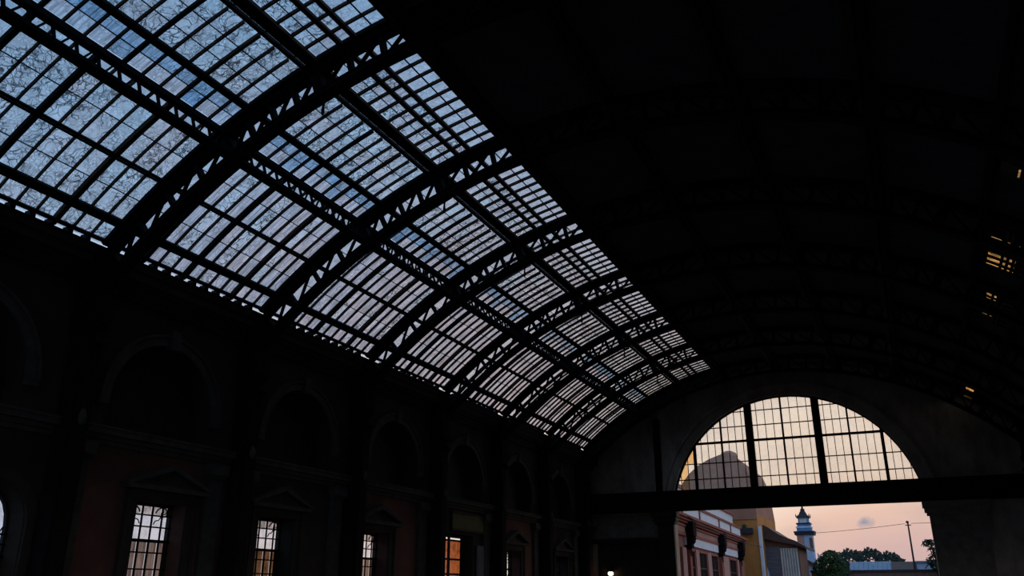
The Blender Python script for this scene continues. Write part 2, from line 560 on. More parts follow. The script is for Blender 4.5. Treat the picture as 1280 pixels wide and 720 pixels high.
# ------------------------------------------------------------------ windows in the left wall
def grille_window(idx, y0, y1, zt, arched, low, ped=True):
    w = tag(empty('window_%d' % idx, (XL, 0, 0)), kind='structure')
    xg = -.60
    zs = .9
    top = zt + ((y1 - y0) / 2 if arched else 0)
    # frame
    mb = MB()
    if arched:
        c, rr = (y0 + y1) / 2, (y1 - y0) / 2
        o = [(y0, zs)] + [(c - rr * math.cos(PI * t / 12), zt + rr * math.sin(PI * t / 12)) for t in range(13)] + [(y1, zs)]
        i = [(y0 + .07, zs)] + [(c - (rr - .07) * math.cos(PI * t / 12), zt + (rr - .07) * math.sin(PI * t / 12)) for t in range(13)] + [(y1 - .07, zs)]
        mb.strip(o, i, 'x', xg - .06, xg + .06)
    else:
        mb.box(xg - .06, xg + .06, y0, y0 + .07, zs, zt).box(xg - .06, xg + .06, y1 - .07, y1, zs, zt).box(xg - .06, xg + .06, y0, y1, zt - .07, zt)
    mb.box(xg - .1, xg + .2, y0, y1, zs - .12, zs + .05)
    mb.build('window_frame', M['timber'], w)
    MB().box(-.72, 0, y0, y1, 0, zs - .12).build('sill_wall', M['plaster_red'], w)
    # grille
    nv = 4
    for k in range(1, nv + 1):
        y = y0 + (y1 - y0) * k / (nv + 1)
        MB().box(xg + .05, xg + .09, y - .022, y + .022, zs, top - .05 if not arched else zt + math.sqrt(max(((y1 - y0) / 2) ** 2 - (y - (y0 + y1) / 2) ** 2, 0)) - .05).build('grille_bar', M['iron'], w)
    rows = [zs + (zt - zs) * t for t in (.14, .29, .44, .58, .68, .80, .90)]
    for k, z in enumerate(rows):
        MB().box(xg + .05, xg + .10, y0, y1, z - (.045 if k == 4 else .02), z + (.045 if k == 4 else .02)).build('grille_rail', M['iron'], w)
    # scroll work in the top corners
    for sgn, yc in ((1, y0), (-1, y1)):
        pts = []
        for t in range(20):
            a = t * .42
            q = .30 * math.exp(-.09 * t)
            pts.append((xg + .08, yc + sgn * (.36 + q * math.cos(a)), zt - .26 + q * .8 * math.sin(a)))
        MB().tube(pts, .022, 6).build('grille_scroll', M['iron'], w)
        pts = [(xg + .08, yc + sgn * (.10 + .06 * t), zt - .08 - .05 * t + .04 * math.sin(t * 1.6)) for t in range(11)]
        MB().tube(pts, .018, 6).build('grille_scroll', M['iron'], w)
    # panes, one per grille field
    zz = [zs] + rows + [zt if not arched else top]
    for r_ in range(len(zz) - 1):
        for k in range(nv + 1):
            a, b = y0 + (y1 - y0) * k / (nv + 1), y0 + (y1 - y0) * (k + 1) / (nv + 1)
            z0, z1 = zz[r_], zz[r_ + 1]
            if arched and r_ == len(zz) - 2:
                c, rr = (y0 + y1) / 2, (y1 - y0) / 2
                q = [(a, z0), (b, z0), (b, zt + math.sqrt(max(rr * rr - (b - c) ** 2, 0))), ((a + b) / 2, zt + math.sqrt(max(rr * rr - ((a + b) / 2 - c) ** 2, 0))), (a, zt + math.sqrt(max(rr * rr - (a - c) ** 2, 0)))]
                MB().prism(q, 'x', xg - .006, xg).build('pane', M['glass_pale'], w)
            else:
                mt = low if r_ <= 4 else M['glass_dim'] if r_ == 7 else M['glass_pale']
                MB().box(xg - .006, xg, a + .01, b - .01, z0 + .005, z1 - .005).build('pane', mt, w)
    # architrave and pediment
    mb = MB()
    if not arched:
        mb.box(0, .10, y0 - .34, y0 - .02, 0, zt).box(0, .10, y1 + .02, y1 + .34, 0, zt).box(0, .12, y0 - .34, y1 + .34, zt + .02, zt + .30)
        mb.box(0, .16, y0 - .42, y0 - .30, 0, zt + .25).box(0, .16, y1 + .30, y1 + .42, 0, zt + .25)
    else:
        mb.box(0, .10, y0 - .3, y0 - .02, 0, zt).box(0, .10, y1 + .02, y1 + .3, 0, zt)
        c, rr = (y0 + y1) / 2, (y1 - y0) / 2
        mb.strip([(c - (rr + .3) * math.cos(PI * t / 12), zt + (rr + .3) * math.sin(PI * t / 12)) for t in range(13)],
                 [(c - (rr + .02) * math.cos(PI * t / 12), zt + (rr + .02) * math.sin(PI * t / 12)) for t in range(13)], 'x', 0, .1)
    mb.build('architrave', M['plaster_grey'], w)
    if ped and not arched:
        c = (y0 + y1) / 2
        h0 = zt + .30
        mb = MB().box(0, .34, y0 - .62, y1 + .62, h0, h0 + .14)
        mb.prism([(y0 - .7, h0 + .14), (y0 - .5, h0 + .14), (c, h0 + .62), (y1 + .5, h0 + .14), (y1 + .7, h0 + .14), (c, h0 + .80)], 'x', 0, .38)
        mb.prism([(y0 - .5, h0 + .14), (y1 + .5, h0 + .14), (c, h0 + .62)], 'x', 0, .10)
        mb.build('pediment', M['stone'], w)
    return w


lows = [M['glass_brown'], M['glass_brown'], M['glass_amber'], M['glass_brown'], None, M['glass_pale'], M['glass_pale']]
wi = 1
for k, (a, b, zt, ar) in enumerate(OPEN):
    if k == 4:
        continue
    grille_window(wi, a, b, zt, ar, lows[k])
    wi += 1

# doorway in the fifth bay
d = tag(empty('door_1', (XL, 0, 0)), kind='structure')
a, b, zt, _ = OPEN[4]
MB().box(-.68, -.52, a, a + .12, 0, zt).box(-.68, -.52, b - .12, b, 0, zt).box(-.68, -.52, a, b, zt - .12, zt).build('door_frame', M['timber'], d)
mb = MB()
for y in (a + .12, a + 1.45, b - 1.5, b - .22):
    mb.box(-.64, -.56, y, y + .10, 0, zt - .12)
for z in (.1, .95, 1.8, 2.6, 3.3, 4.2):
    mb.box(-.63, -.57, a + .12, b - .12, z - .045, z + .045)
mb.build('door_leaf', M['timber'], d)
for r_, (z0, z1) in enumerate(((.145, .905), (.995, 1.755), (1.845, 2.555), (2.645, 3.255), (3.345, 4.155))):
    for q in range(5):
        y0_, y1_ = a + .14 + (b - a - .28) * q / 5, a + .14 + (b - a - .28) * (q + 1) / 5
        MB().box(-.605, -.595, y0_ + .01, y1_ - .01, z0, z1).build('pane', M['glass_orange'], d)
MB().box(.02, .10, a + .6, b + 1.9, 4.70, 5.42).build('transom_board', M['olive'], d)
MB().box(.0, .14, a + .5, b + 2.0, 4.60, 4.70).box(0, .14, a + .5, b + 2.0, 5.42, 5.5).build('board_frame', M['timber'], d)
leaf = MB().box(.06, .12, b + .25, b + 1.45, .05, 4.0)
leaf.box(.12, .14, b + .35, b + 1.35, .3, 1.7).box(.12, .14, b + .35, b + 1.35, 1.95, 3.8)
leaf.build('open_leaf', M['grey_paint'], d)

# ------------------------------------------------------------------ end wall with arched window and gateway
XC, RA, ZSP, HW = -6.62, 7.9, None, 7.72
AZC = 14.28 - RA                           # arch circle centre height
def arch_z(x, r=RA):
    return AZC + math.sqrt(max(r * r - (x - XC) ** 2, 0))
ang0 = math.asin((8.1 - AZC) / RA)
archpts = [(XC - RA * math.cos(ang0 + (PI - 2 * ang0) * t / 40), AZC + RA * math.sin(ang0 + (PI - 2 * ang0) * t / 40)) for t in range(41)]
endw = tag(empty('wall_end', (0, YE, 0)), kind='structure')
JL, JR = -14.4, 1.2
outer = [(XL - .8, 0), (XL - .8, WALL_TOP)] + arc(RV + .35, P_L + 1.5, P_R - 1.5, 40) + [(XR + .8, WALL_TOP), (XR + .8, 0)]
# ring pieces, so every face stays planar and simple
left_pts = [(XL - .8, 0), (JL, 0), (JL, 8.1)] + [p for p in archpts[:21]] + [vp(RV + .35, 90)] + arc(RV + .35, 90, P_L + 1.5, 20)[1:] + [(XL - .8, WALL_TOP)]
MB().prism(left_pts, 'y', 0, .8).build('gable_panel', M['plaster_end'], endw)
right_pts = [(XR + .8, 0), (JR, 0), (JR, 8.1)] + [p for p in archpts[:19:-1]] + [vp(RV + .35, 90)] + arc(RV + .35, 90, P_R - 1.5, 20)[1:] + [(XR + .8, WALL_TOP)]
MB().prism(right_pts, 'y', 0, .8).build('gable_panel', M['plaster_end'], endw)
# archivolt mouldings
def arch_ring(r, n=40):
    a0 = math.asin((8.0 - AZC) / r)
    return [(XC - r * math.cos(a0 + (PI - 2 * a0) * t / n), AZC + r * math.sin(a0 + (PI - 2 * a0) * t / n)) for t in range(n + 1)]
mb = MB()
ring_sweep(mb, arch_ring(RA + .55), arch_ring(RA - .04), -.12, 0)
ring_sweep(mb, arch_ring(RA + .72), arch_ring(RA + .55), -.26, 0)
ring_sweep(mb, arch_ring(RA + .90), arch_ring(RA + .72), -.10, 0)
mb.build('archivolt', M['plaster_end'], endw)
# pilaster strip, stone courses, cornice below the beam
mb = MB().box(-15.5, -15.05, -.22, 0, 8.3, 13.3)
mb.build('wall_post', M['iron'], endw)
for r_, (z0, z1) in enumerate(((5.30, 6.02), (6.05, 6.85))):
    x = XL
    k = 0
    while x < JL - .05:
        x1 = min(x + (1.5 if (k + r_) % 2 else 1.15), JL)
        MB().box(x + .015, x1 - .015, -.05 - .01 * ((k * 7 + r_ * 3) % 3), 0, z0, z1).build('stone_block', M['pier_end'], endw)
        x = x1
        k += 1
MB().box(XL, JL - .3, -.30, 0, 5.08, 5.26).box(XL, JL - .3, -.18, 0, 4.95, 5.08).build('string_course', M['timber'], endw)
MB().prism([(-19.9, 0), (-15.6, 0), (-15.6, 4.95), (-19.9, 4.95)], 'y', -.10, 0).build('added_dark_panel', M['timber'], endw)  # dark sheet added to keep the lower wall black around the lamp
# gateway piers with moulded capitals
for s, x in ((-1, JL), (1, JR)):
    mb = MB()
    x0, x1 = (x, x + s * 3.0) if s > 0 else (x - 1.1, x)
    mb.box(x0, x1, -.35, 0, 0, 6.1)
    mb.box(x0 - .14, x1 + .14, -.50, .2, 6.1, 6.28).box(x0 - .24, x1 + .24, -.60, .2, 6.28, 6.55).box(x0 - .32, x1 + .32, -.68, .2, 6.55, 6.91)
    mb.build('gate_pier', M['pier_end'] if s > 0 else M['timber'], endw)  # left pier takes the same dark colour as the added panel beside it
# iron beam over the gateway
mb = MB().box(XL + .1, XR - .1, YE - .66, YE - .10, 6.92, 7.10).box(XL + .1, XR - .1, YE - .42, YE - .36, 7.10, 8.10).box(XL + .1, XR - .1, YE - .66, YE - .10, 8.08, 8.26)
for k in range(22):
    x = XL + .6 + k * 1.23
    mb.box(x - .04, x + .04, YE - .60, YE - .42, 7.10, 8.08)
beam = tag(mb.build('girder', M['iron']), 'deep black iron girder across the end wall below the arched window', 'beam')

# arched window: mullions, bars and panes
win = tag(empty('window_arch', (0, YE + .3, 0)), kind='structure')
win.name = 'window_7'
for x in (-8.93, -4.55):
    MB().prism([(x - .24, 8.2), (x + .24, 8.2), (x + .24, arch_z(x + .24)), (x - .24, arch_z(x - .24))], 'y', -.18, .18).build('mullion', M['iron'], win)
for x in (-12.75, -10.85, -6.75, -2.65, -.75):
    w_ = .10 if x in (-12.75, -.75) else .055
    MB().prism([(x - w_, 8.2), (x + w_, 8.2), (x + w_, arch_z(x + w_)), (x - w_, arch_z(x - w_))], 'y', -.09, .09).build('mullion', M['iron'], win)
rowsz = [8.2, 9.02, 10.06, 11.42, 12.42, 13.42, 14.4]
for k, z in enumerate(rowsz[1:-1]):
    h = .075 if k == 2 else .03
    hw = math.sqrt(RA * RA - (z - AZC) ** 2)
    MB().box(XC - hw, XC + hw, -.07 if k == 2 else -.04, .07 if k == 2 else .04, z - h, z + h).build('transom', M['iron'], win)
MUL = [XC - HW, -12.75, -10.85, -8.93, -6.75, -4.55, -2.65, -.75, XC + HW]
NDIV = [3, 4, 4, 4, 4, 4, 4, 4]
cols = []
for q in range(8):
    for t in range(NDIV[q]):
        cols.append((MUL[q] + (MUL[q + 1] - MUL[q]) * t / NDIV[q], MUL[q] + (MUL[q + 1] - MUL[q]) * (t + 1) / NDIV[q], t))
for (x0, x1, t) in cols:
    if t:
        zt = arch_z(x0)
        if zt > 8.5:
            MB().box(x0 - .02, x0 + .02, -.03, .03, 8.2, zt).build('glazing_bar', M['iron'], win)
    for r_ in range(len(rowsz) - 1):
        z0, z1 = rowsz[r_], rowsz[r_ + 1]
        xm = (x0 + x1) / 2
        za, zm, zb = (min(z1, arch_z(x)) for x in (x0, xm, x1))
        if max(za, zb) <= z0 + .03:
            continue
        q = [(x0, z0), (x1, z0), (x1, max(zb, z0)), (xm, max(zm, z0)), (x0, max(za, z0))]
        MB().prism(q, 'y', random.uniform(-.012, -.004), random.uniform(.0, .006)).build('pane', M['glass_arch_amber' if (x1 < -12.3 and 9.9 < z0 < 11.5) or (x0 < -12.7 and z0 < 11 and (int(x0 * 7) % 3 == 0)) else 'glass_arch'], win)
mb = MB()
ring_sweep(mb, arch_ring(RA + .02), arch_ring(RA - .10), -.12, .12)
mb.build('window_frame', M['iron'], win)

# ------------------------------------------------------------------ roof: right-hand sheeting and the strip behind the camera
ceil = tag(empty('ceiling', (0, 0, 0)), kind='structure')


def sheet_mesh(pa, pb, width, period=.165, amp=.028, n=5, per=6, th=0.012):
    cols_ = int(round(width / period * per))
    mb = MB()
    for i in range(n + 1):
        ph = pa + (pb - pa) * i / n
        for k in range(cols_ + 1):
            y = width * k / cols_
            x, z = vp(RV + .05 + amp * math.sin(2 * PI * y / period), ph)
            mb.v.append((x, y, z))
    for i in range(n):
        for k in range(cols_):
            c = cols_ + 1
            mb.f.append((i * c + k, i * c + k + 1, (i + 1) * c + k + 1, (i + 1) * c + k))
    return mb.mesh('roof_sheet', M['sheet'])


STRIPS = [(RIDGE - .05, 90), (90, 79), (79, 68), (68, 58.2), (53.2, 44.2)]
for (pa, pb) in STRIPS:
    me = sheet_mesh(pa, pb + (-.25), 6.6)
    for k in range(-2, 8):
        y = 8.45 + 6.6 * k
        if y + 6.6 > YE + 1:
            continue
        o = link('roof_sheet', me, ceil, (0, y, 0))
    me = sheet_mesh(pa, pb - .25, YE - 54.65)
    link('roof_sheet', me, ceil, (0, 54.65, 0))
for (pa, pb) in [(P_L + .8, 122), (122, 111), (111, RIDGE - .2)]:
    me = sheet_mesh(pa, pb, 6.6)
    for k in (-2, -1):
        link('roof_sheet', me, ceil, (0, 8.45 + 6.6 * k, 0))
    me = sheet_mesh(pa, pb, YE - 55.05)
    link('roof_sheet', me, ceil, (0, 55.05, 0))
# narrow sheets of the patched band low on the right slope; some are gone and amber sheets show
me_n = sheet_mesh(58.4, 53.0, .55, period=.55 / 3, n=3)
me_h = sheet_mesh(58.4, 57.1, .55, period=.55 / 3, n=1)
me_h3 = sheet_mesh(58.4, 56.05, .55, period=.55 / 3, n=1)
me_q2 = sheet_mesh(55.88, 53.0, .55, period=.55 / 3, n=1)
me_h2 = sheet_mesh(58.4, 56.4, .55, period=.55 / 3, n=1)
me_l = sheet_mesh(54.4, 53.0, .55, period=.55 / 3, n=1)
me_q = sheet_mesh(55.1, 53.0, .55, period=.55 / 3, n=1)
mb = MB()
arc_bar(mb, RV + .0, RV + .01, 58.4, 53.0, -.25, .55, 4)
me_amber = mb.mesh('amber_sheet', M['amber_sheet'])
holes = {}
yy = YB
while yy < YE - .05:
    gone = (30.0 < yy < 32.9) or (yy > 35.6 and yy < 36.8) or (38.0 < yy < 39.2) or (54.0 < yy < 56.6) or (24.9 < yy < 25.2)
    if not gone:
        link('roof_sheet', me_n, ceil, (0, yy, 0))
    else:
        link('amber_sheet', me_amber, ceil, (0, yy, 0))
        link('roof_sheet', me_h3 if yy < 29 else me_h if yy < 35 else me_h2, ceil, (0, yy, 0))
        link('roof_sheet', me_q2 if yy < 29 else me_l if yy < 35 else me_q, ceil, (0, yy, 0))
    yy += .55
# battens left under the missing sheets
mb = MB()
arc_bar(mb, RV - .03, RV - .005, 58.4, 53.0, 0, .24, 4)
me_b = mb.mesh('batten', M['timber'])
yy = 29.3
while yy < 40:
    if yy < 33.6 or 35.3 < yy:
        link('batten', me_b, ceil, (0, yy, 0))
    yy += .55
for ph in (55.6, 55.05, 54.5):
    mb = MB()
    x, z = vp(RV - .10, ph)
    for y0_, y1_ in ((29.2, 33.6), (35.2, 40)):
        mb.bar((x, y0_, z), (x, y1_, z), .10, .03, up=(math.cos(R(ph)), 0, math.sin(R(ph))))
    mb.build('batten', M['timber'], ceil)
# purlins of the dark side: pairs of beams the whole length
for ph in (100.45, 90, 79, 68, 58, 52.8):
    for dd in (-.45, .45) if ph not in (58, 52.8) else (0,):
        mb = MB()
        x, z = vp(RV - .17, ph + dd)
        mb.bar((x, YB, z), (x, YE, z), .13, .34, up=(math.cos(R(ph)), 0, math.sin(R(ph))))
        x, z = vp(RV - .33, ph + dd)
        mb.bar((x, YB, z), (x, YE, z), .22, .04, up=(math.cos(R(ph)), 0, math.sin(R(ph))))
        mb.build('purlin', M['rust'] if dd > 0 else M['iron'], ceil)
# gutter beam closing the glazing against the back part
mb = MB()
arc_bar(mb, RV - .5, RV + .3, P_L + .8, RIDGE, Y0 - .12, Y0, 20)
mb.build('trimmer', M['iron'], ceil)

# ------------------------------------------------------------------ arch trusses
def make_truss():
    t = empty('arch_truss', (CX, 0, 0))
    x0 = CX
    def loc(mb):
        mb.v = [(v[0] - x0, v[1], v[2]) for v in mb.v]
        return mb
    w0, w1 = 0.0, .40
    mb = MB()
    arc_bar(mb, 19.17, 19.22, P_L, P_R, w0, w1, 64)
    arc_bar(mb, 19.22, 19.36, P_L, P_R, .14, .26, 64)
    arc_bar(mb, 19.36, 19.44, P_L, P_R, w0, w1, 64)
    loc(mb).build('outer_chord', M['iron'], t)
    mb = MB()
    arc_bar(mb, 18.30, 18.36, P_L + .6, P_R - .6, w0, w1, 64)
    arc_bar(mb, 18.36, 18.48, P_L + .6, P_R - .6, .14, .26, 64)
    arc_bar(mb, 18.46, 18.50, P_L + .6, P_R - .6, w0 + .03, w1 - .03, 64)
    loc(mb).build('inner_chord', M['iron'], t)
    half = [P_L - (P_L - 118.6) * q / 4 for q in range(4)] + [118.6 - 9.6 * q / 4 for q in range(4)] + [109 - 19 * q / 6 for q in range(6)]
    phs = half + [90] + [180 - p for p in half[::-1]]
    n = len(phs) - 1
    for k, ph in enumerate(phs):
        big = k in (4, 8, n - 4, n - 8)
        a, b = vp(18.42, ph), vp(19.28, ph)
        mb = MB().bar((a[0], .2, a[1]), (b[0], .2, b[1]), .30 if big else .11, .30 if big else .24)
        for q in (a, b):   # gusset plates
            f_ = .2 if q is a else -.2
            mb.bar((q[0], .17, q[1]), (q[0] + (b[0] - a[0]) * f_, .17, q[1] + (b[1] - a[1]) * f_), .38, .03)
        loc(mb).build('post', M['iron'], t)
        if k < n:
            ph2 = phs[k + 1]
            p, q = (vp(18.46, ph), vp(19.24, ph2)) if k < n / 2 else (vp(19.24, ph), vp(18.46, ph2))
            loc(MB().bar((p[0], .2, p[1]), (q[0], .2, q[1]), .065, .10)).build('diagonal', M['iron'], t)
    # curved knee brackets running down into the columns
    for s in (0, 1):
        pts_o, pts_i = [], []
        A = Vector(vp(18.62, P_L + .6))
        Bp = Vector((-19.62, 8.0))
        T = Vector(vp(18.62, P_L + .6)) - Vector(vp(18.62, P_L - 1.4))
        T.normalize()
        ctrl = A + T * 1.6
        for q in range(13):
            u = q / 12
            pp = A * (1 - u) ** 2 + ctrl * 2 * u * (1 - u) + Bp * u * u
            dv = (ctrl - A) * (1 - u) + (Bp - ctrl) * u
            dv.normalize()
            nn = Vector((-dv.y, dv.x))
            pts_o.append((pp.x, pp.y))
            pts_i.append((pp.x + nn.x * .30, pp.y + nn.y * .30))
        if s:
            pts_o = [(2 * CX - x, z) for x, z in pts_o]
            pts_i = [(2 * CX - x, z) for x, z in pts_i]
        mb = MB()
        ring_sweep(mb, pts_o, pts_i, .05, .35)
        loc(mb).build('knee_bracket', M['iron'], t)
    # short spike standing where the double purlin crosses
    x, z = vp(18.3, 108.9)
    loc(MB().lathe((x, .2, z - .55), [(.02, 0), (.05, .1), (.03, .3), (.06, .55)], 8)).build('pendant', M['iron'], t)
    return t


ORD = ['nearest the camera', 'second from the camera', 'third from the camera', 'fourth from the camera', 'fifth from the camera',
       'sixth from the camera, last but one', 'farthest, close to the end wall']
proto = make_truss()
for k, y in enumerate(EY):
    t = proto if k == 0 else copy_tree(proto)
    t.location = (CX, y, 0)
    tag(t, 'black iron lattice arch truss spanning the roof, ' + ORD[k], 'truss', 'arch trusses of the hall')

# columns
def make_column():
    c = empty('iron_column', (0, 0, 0))
    mb = MB().box(-.28, .28, -.30, .30, .55, 8.6)
    mb.box(.28, .34, -.22, .22, .9, 7.6)
    mb.build('shaft', M['iron'], c)
    MB().box(-.38, .44, -.40, .40, 0, .35).box(-.33, .38, -.35, .35, .35, .55).build('base', M['iron'], c)
    MB().box(-.30, .36, -.33, .33, 8.6, 8.72).box(-.32, .42, -.38, .38, 8.72, 9.0).box(-.34, .34, -.34, .34, 9.0, 10.9).build('capital', M['iron'], c)
    MB().lathe((.36, 0, 5.9), [(.05, 0), (.10, .08), (.12, .2), (.08, .34), (.03, .42)], 10).build('boss', M['stone'], c)
    return c


cp = make_column()
LW = ['left column under the nearest arch truss', 'left column under the second arch truss', 'left column under the third arch truss',
      'left column under the fourth arch truss', 'left column under the fifth arch truss', 'left column under the sixth arch truss', 'left column under the last arch truss']
for side in (0, 1):
    for k, y in enumerate(EY):
        c = cp if (side == 0 and k == 0) else copy_tree(cp)
        c.location = (-19.88, y + .1, 0) if side == 0 else (2 * CX + 19.88, y + .1, 0)
        c.rotation_euler = (0, 0, 0 if side == 0 else PI)
        lab = 'dark iron ' + LW[k] if side == 0 else 'dark iron ' + LW[k].replace('left', 'right')
        tag(c, lab, 'column', 'iron columns')

# ------------------------------------------------------------------ roof glazing of the left slope
# rows: (phi_low, phi_high, kind) along the arc; rails between them
ROWS = [(132.62, 132.36, 'gap'), (132.20, 130.42, 'low'), (130.10, 127.80, 'low'), (127.74, 125.42, 'low'), (125.05, 122.50, 'low'), (122.44, 120.2, 'low'),
        (120.1, 118.75, 'clear'), (118.15, 116.92, 'blue'), (116.86, 115.65, 'blue'), (115.20, 113.62, 'mid'), (113.56, 111.85, 'mid'), (111.79, 109.62, 'mid'),
        (109.42, 109.16, 'gap'), (108.1, 107.05, 'top'), (106.99, 106.02, 'top'), (105.65, 104.72, 'top'), (104.35, 102.9, 'fin'), (102.84, 101.0, 'fin')]
RAILS = [(132.28, .10, .10, 'iron'), (130.26, .24, .16, 'iron'), (127.77, .022, .025, 'iron'), (125.34, .06, .08, 'iron'), (125.08, .06, .08, 'iron'), (122.47, .022, .025, 'iron'),
         (120.15, .04, .06, 'iron'), (118.45, .16, .12, 'iron'), (116.89, .022, .025, 'iron'), (115.42, .18, .16, 'iron'), (113.59, .022, .025, 'iron'), (111.82, .022, .025, 'iron'),
         (107.02, .022, .025, 'iron'), (105.83, .13, .14, 'rust'), (104.53, .13, .14, 'rust'), (102.87, .03, .04, 'iron')]
ROWMAT = {'gap': 'glass_clear', 'clear': 'glass_clear', 'low': 'glass', 'blue': 'glass_blue', 'mid': 'glass', 'top': 'glass', 'fin': 'glass_clear'}
_cache = {}


def pane_mesh(pa, pb, w, mat):
    key = (pa, pb, round(w, 3), mat)
    if key not in _cache:
        mb = MB()
        n = 2
        arc_bar(mb, RV + .015, RV + .022, pa + .04, pb - .04, .012, w - .012, n)
        _cache[key] = mb.mesh('pane', M[mat])
    return _cache[key]


def arcbar_mesh(pa, pb, w, r0, r1, mat, key):
    k = ('bar', key)
    if k not in _cache:
        mb = MB()
        arc_bar(mb, r0, r1, pa, pb, -w / 2, w / 2, 8)
        _cache[k] = mb.mesh('glazing_bar', M[mat])
    return _cache[k]


BL = ['glazed roof bay at the upper left, before the nearest arch truss', 'glazed roof bay between the nearest and second arch trusses',
      'glazed roof bay between the second and third arch trusses', 'glazed roof bay between the third and fourth arch trusses',
      'glazed roof bay between the fourth and fifth arch trusses', 'glazed roof bay between the fifth and sixth arch trusses',
      'farthest glazed roof bay, between the sixth and last arch trusses']
SECT = [(132.62, 118.3, 0), (118.6, 109.9, 1), (109.3, 101.0, 2)]
for bi in range(7):
    y0 = (Y0 - .4 if bi == 0 else EY[bi - 1]) + .40
    y1 = EY[bi]
    L = y1 - y0
    sky = tag(empty('roof_glazing', (0, y0, 0)), BL[bi], 'skylight', 'glazed bays of the left roof slope')
    ys = [0, .92] + [.92 + (L - .92) * q / 10 for q in range(1, 11)]
    single = bi < 4
    heap = {}
    for (pa, pb, kd) in ROWS:
        for c in range(11):
            w = ys[c + 1] - ys[c]
            mat = ROWMAT[kd]
            if c == 0:
                mat = 'glass_clear'
            elif kd == 'low' and bi >= 1:
                mat = 'glass_streak' if (c + bi) % 3 or bi > 2 else 'glass'
            elif kd == 'blue' and pa > 117:
                mat = 'glass_streak' if (c * 5 + bi) % 4 else 'glass_blue'
            elif kd == 'top' and (c * 3 + bi) % 5 == 0:
                mat = 'glass_streak'
            me = pane_mesh(pa, pb, w, mat)
            if single:
                o = link('pane', me, sky, (random.uniform(-.006, .006), ys[c], random.uniform(-.006, .006)))
            else:
                heap.setdefault(mat, []).append((me, ys[c]))
    if not single:
        for mat, lst in heap.items():
            mb = MB()
            for me, yo in lst:
                dz = random.uniform(-.006, .006)
                mb.add([(v.co.x, v.co.y + yo, v.co.z + dz) for v in me.vertices], [tuple(p.vertices) for p in me.polygons])
            tag(mb.build('pane', M[mat], sky), kind='stuff')
    # bars running up the slope
    for (pa, pb, si) in SECT:
        for c in range(1, 12):
            if si == 0:
                th, r0 = (.14, RV - .12) if c in (1, 4, 8) else (.036, RV - .075)
            elif si == 1:
                th, r0 = (.09, RV - .08) if c in (1, 5, 8) else (.042, RV - .075)
            else:
                th, r0 = (.055, RV - .07)
            if c == 11:
                th, r0 = .10, RV - .1
            o = link('glazing_bar', arcbar_mesh(pa, pb, th, r0, RV + .03, 'rust' if th < .06 or c == 8 else 'iron', (si, th, c == 8)), sky, (0, ys[c] - (0 if c < 11 else .06), 0))
    # brackets in the slit above the cornice
    bk = ('eave',)
    if bk not in _cache:
        _cache[bk] = MB().box(-19.95, -19.70, -.075, .075, 10.95, 11.14).mesh('eave_bracket', M['iron'])
    for c in range(1, 11):
        link('eave_bracket', _cache[bk], sky, (0, ys[c], 0))
    # rails along the hall
    for (ph, w, h, mt) in RAILS:
        mb = MB()
        x, z = vp(RV - h / 2, ph)
        mb.bar((x, 0, z), (x, L, z), w, h, up=(math.cos(R(ph)), 0, math.sin(R(ph))))
        if bi == 0:
            mb.build('rail', M[mt], sky)
            _cache[('rail', ph)] = mb
        else:
            mb.build('rail', M[mt], sky)

# ------------------------------------------------------------------ lattice purlins and double purlins between the trusses
def lattice_purlin(L, n):
    t = empty('lattice_purlin', (0, 0, 0))
    xu, zu = vp(19.16, 118.35)
    xl, zl = -15.42, -.0
    xl, zl = -15.45, 11.23 + 1.7
    up = Vector((xu - xl, 0, zu - zl)).normalized()
    x0, z0 = xl, zl
    def loc(mb):
        mb.v = [(v[0] - x0, v[1], v[2] - z0) for v in mb.v]
        return mb
    loc(MB().bar((xu, 0, zu), (xu, L, zu), .18, .20, up=up)).build('upper_chord', M['iron'], t)
    mb = MB().bar((xl, 0, zl), (xl, L, zl), .26, .08, up=up)
    mb.bar((xl + up.x * .12, 0, zl + up.z * .12), (xl + up.x * .12, L, zl + up.z * .12), .10, .18, up=up)
    loc(mb).build('lower_chord', M['iron'], t)
    for k in range(n + 1):
        y = .04 + (L - .08) * k / n
        loc(MB().bar((xl, y, zl), (xu, y, zu), .06, .07)).build('post', M['iron'], t)
        if k < n:
            loc(MB().bar((xl, y + .01, zl), (xu, (L - .08) * (k + 1) / n, zu), .045, .05, up=(1, 0, .5))).build('diagonal', M['iron'], t)
    t.location = (x0, 0, z0)
    return t


def double_purlin(L):
    t = empty('double_purlin', (0, 0, 0))
    x0, z0 = vp(RV, 109)
    for ph, mt, w in ((109.50, 'iron', .09), (108.72, 'iron', .20), (108.26, 'rust', .06)):
        up = (math.cos(R(ph)), 0, math.sin(R(ph)))
        x, z = vp(RV - .09, ph)
        mb = MB().bar((x, 0, z), (x, L, z), w, .18, up=up)
        x, z = vp(RV - .19, ph)
        if w > .15:
            mb.bar((x, 0, z), (x, L, z), w + .04, .03, up=up)
        mb.v = [(v[0] - x0, v[1], v[2] - z0) for v in mb.v]
        mb.build('beam', M[mt], t)
    t.location = (x0, 0, z0)
    return t


